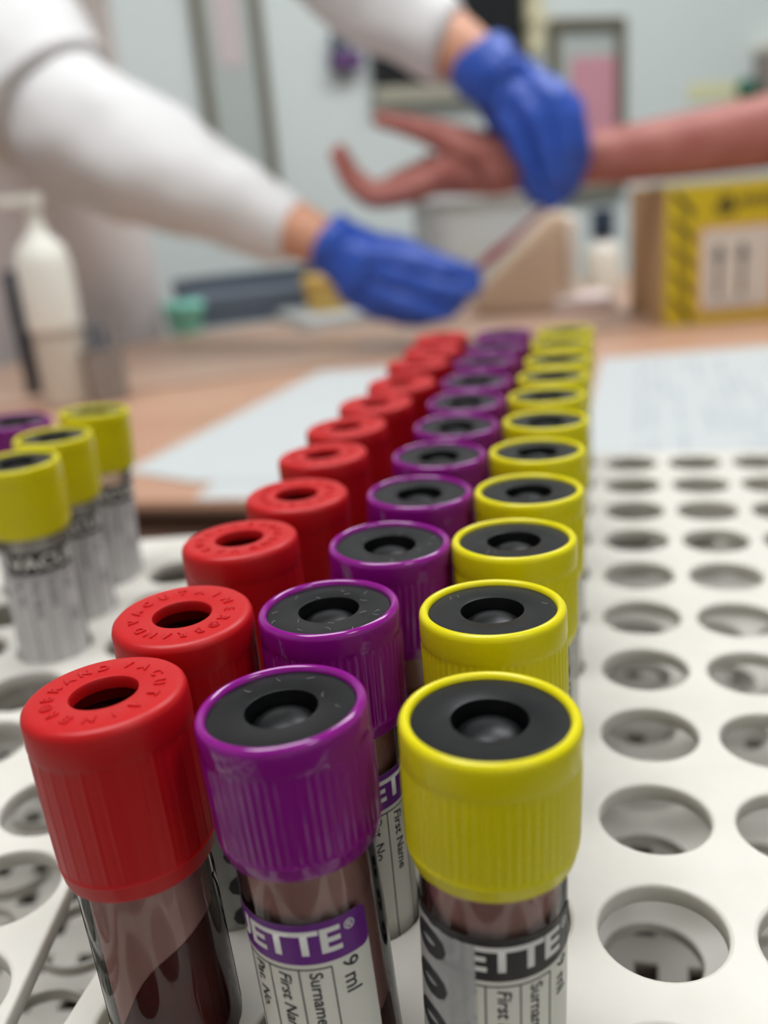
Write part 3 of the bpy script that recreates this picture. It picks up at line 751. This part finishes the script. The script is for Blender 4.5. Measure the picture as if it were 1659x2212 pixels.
# white sleeves
child('coat_sleeve', folds(skin([(-690, 1090, 520), (-650, 1020, 500), (-584, 950, 365), (-516, 890, 222), (-474, 880, 178), (-415, 878, 142), (-352, 881, 112), (-304, 884, 84), (-262, 888, 62), (-254, 888, 58)],
                          [(i, i + 1) for i in range(9)], [90, 86, 70, 68, 74, 71, 58, 42, 36, 33], 0, 3), 7, 16), M['coat'])
child('upper_sleeve', folds(skin([(-690, 1090, 520), (-650, 1020, 500), (-588, 948, 365), (-522, 894, 232), (-501, 885, 200), (-496, 884, 195)], [(i, i + 1) for i in range(5)], [92, 90, 78, 80, 86, 87], 0, 3), 5, 16), M['coat'])
child('coat_sleeve', folds(skin([(-640, 1130, 540), (-520, 1150, 545), (-390, 1080, 475), (-268, 1000, 380), (-210, 985, 322), (-160, 970, 268), (-112, 954, 230), (-98, 950, 220), (-92, 948, 217)],
                          [(i, i + 1) for i in range(8)], [90, 86, 74, 68, 64, 56, 46, 42, 38], 0, 3), 7, 16), M['coat'])
# scrubs: torso and trousers
sv, se, sr = [(-735, 1150, 40), (-730, 1135, 250), (-700, 1115, 430), (-668, 1098, 525)], [(0, 1), (1, 2), (2, 3)], [(188, 140), (180, 130), (178, 128), (95, 90)]
for sg in (-1, 1):
    ox, oy = (.81 * 85 * sg, .59 * 85 * sg)
    chain(sv, se, sr, 0, [(-735 + ox, 1150 + oy, -90), (-735 + ox, 1150 + oy, -380), (-735 + ox, 1155 + oy, -735)], [108, 84, 66])
child('scrubs', skin(sv, se, sr, 0), M['scrubs'])
# coat over chest and shoulders, short hem above the scrubs
child('coat_body', folds(skin([(-702, 1116, 405), (-692, 1110, 470), (-664, 1096, 532), (-650, 1020, 500), (-520, 1150, 545)], [(0, 1), (1, 2), (1, 3), (1, 4)], [(196, 142), (184, 132), (96, 90), 92, 90], 0, 3), 5, 16), M['coat'])

def glove(cuff, wrist, rays, rads, pr_):
    """skeleton: flared cuff -> wrist -> a chain for each metacarpal and finger, thumb from the side of the palm."""
    V, E, R = [], [], []
    V.append(wrist); R.append(pr_[0])
    V.append(cuff); R.append(pr_[1]); E.append((0, 1))
    c2 = Vector(cuff) + (Vector(cuff) - Vector(wrist)).normalized() * 7; V.append(tuple(c2)); R.append(pr_[1] * 1.12); E.append((1, 2))
    mid = tuple(sum((Vector(r[0]) for r in rays[:4]), Vector()) / 4)
    p = chain(V, E, R, 0, [tuple((Vector(mid) * .75 + Vector(wrist) * .25))], [pr_[2]])
    for i, f in enumerate(rays): chain(V, E, R, p if i < 4 else 0, f, rads[i])
    return skin(V, E, R, 0, 3)
fr4 = [20, 16, 12.5, 9]
# lower (screen-left) hand: back of the hand to the camera, fingers bent round and pinching
child('glove', folds(glove((-223, 891, 47), (-204, 889, 35), [
    [(-161, 880, 33), (-126, 872, 22), (-91, 868, 12), (-66, 878, 4)],
    [(-172, 880, 18), (-134, 872, 5), (-90, 866, -8), (-66, 878, 0)],
    [(-184, 882, 3), (-145, 874, -15), (-103, 870, -28), (-84, 882, -14)],
    [(-193, 886, -9), (-159, 882, -26), (-126, 878, -34), (-104, 888, -23)],
    [(-180, 900, 37), (-148, 905, 34), (-115, 903, 17), (-70, 890, 4)]], [fr4, fr4, fr4, [18, 14, 10.5, 8], [18, 14, 11, 8]], [33, 34, 34]), 2.2, 55), M['glove'])
# upper (screen-right) hand: back of hand up, fingers bent down round the needle holder
child('glove', folds(glove((-69, 942, 204), (-55, 938, 186), [
    [(-50, 932, 164), (-32, 922, 137), (-18, 922, 98), (-6, 930, 62)],
    [(-38, 930, 169), (-11, 914, 147), (1, 914, 101), (1, 930, 59)],
    [(-25, 932, 174), (8, 914, 154), (18, 916, 104), (9, 934, 64)],
    [(-16, 936, 179), (21, 924, 150), (30, 926, 111), (19, 938, 74)],
    [(-63, 950, 173), (-46, 955, 133), (-29, 950, 93), (-10, 942, 63)]], [fr4, fr4, fr4, [18, 14, 10.5, 8], [18, 14, 11, 8]], [34, 34, 37]), 2.2, 55), M['glove'])
# --- patient: bare arm over the carton, open hand palm up
V, E, R = [], [], []
V.append((820, 1330, 40)); R.append((150, 110))
V.append((815, 1320, 250)); R.append((140, 105)); E.append((0, 1))
V.append((805, 1300, 430)); R.append((150, 105)); E.append((1, 2))
V.append((800, 1290, 520)); R.append((80, 75)); E.append((2, 3))
hd = chain(V, E, R, 3, [(790, 1280, 590), (778, 1272, 660), (768, 1264, 725), (766, 1262, 780), (766, 1262, 825)], [48, 60, 84, 86, 52])
V.append((678, 1210, 705)); R.append(11); E.append((hd - 2, len(V) - 1))
w = chain(V, E, R, 2, [(660, 1200, 430), (520, 1110, 260), (415, 1050, 142), (311, 1022, 126), (207, 1002, 114), (115, 990, 107), (39, 978, 103), (-7, 970, 102), (-44, 962, 102)],
          [62, 52, 46, 42, 38, 33, 28, 25, (25, 30)])
pm = chain(V, E, R, w, [(-92, 958, 106)], [31])
for i, k in enumerate((0, .36, .7, 1)):
    lp = lambda a, b: tuple(a[j] + (b[j] - a[j]) * k for j in range(3))
    chain(V, E, R, pm, [lp((-122, 966, 108), (-120, 942, 92)), lp((-151, 972, 100), (-150, 935, 86)), lp((-186, 972, 88), (-182, 930, 82)), lp((-208, 968, 106), (-203, 928, 101)), lp((-222, 962, 140), (-216, 925, 135))],
          [17, 14, 11.5, 10, 7.5])
chain(V, E, R, w, [(-84, 946, 124), (-115, 944, 140), (-146, 943, 151), (-178, 942, 160)], [23, 15, 11, 8])
for sg in (-1, 1):
    ox, oy = (.5 * 90 * sg, -.86 * 90 * sg)
    chain(V, E, R, 0, [(800 + ox * .9, 1330 + oy, -10), (520 + ox, 1240 + oy, -330), (520 + ox, 1240 + oy, -740), (460 + ox, 1215 + oy, -785)] if False else [(815 + ox, 1330 + oy, -120), (815 + ox, 1330 + oy, -400), (815 + ox, 1335 + oy, -740), (770 + ox, 1310 + oy, -785)], [88, 62, 42, 30])
PB2 = (820, 1330, ZF)
PT = sput('person', skin(V, E, R, 0, 2), M['skind'], None, PB2); PT.location = Vector(PB2) * MM
setp(PT, 'person at right holding out a bare arm and open hand over the yellow carton', 'person')
head_bits(PT, PB2, (768, 1264, 735), M['hair'], (-.8, -.5, -.2))
sv, se, sr = [(820, 1330, 40), (815, 1320, 250), (805, 1300, 430), (800, 1290, 500)], [(0, 1), (1, 2), (2, 3)], [(180, 135), (172, 128), (172, 125), (92, 88)]
chain(sv, se, sr, 2, [(668, 1205, 432), (580, 1150, 335)], [80, 72])
for sg in (-1, 1):
    ox, oy = (.5 * 90 * sg, -.86 * 90 * sg); chain(sv, se, sr, 0, [(815 + ox, 1330 + oy, -120), (815 + ox, 1330 + oy, -400), (815 + ox, 1335 + oy, -735)], [108, 84, 66])
sput('clothes', skin(sv, se, sr, 0), M['taupe'], PT, PB2)

# blood line running from one glove to the other
o = empty('blood_tubing', (-40, 905, 10), 'thin red blood-filled tubing running between the two blue gloves', 'tubing')
put('filled_line', tube(bmesh.new(), [(-30, -24, 2), (-16, -4, 12), (-2, 8, 22), (20, 22, 41), (38, 30, 54)], [2.6, 5, 4, 2.6, 3], 10), M['bloodline'], o, 40)
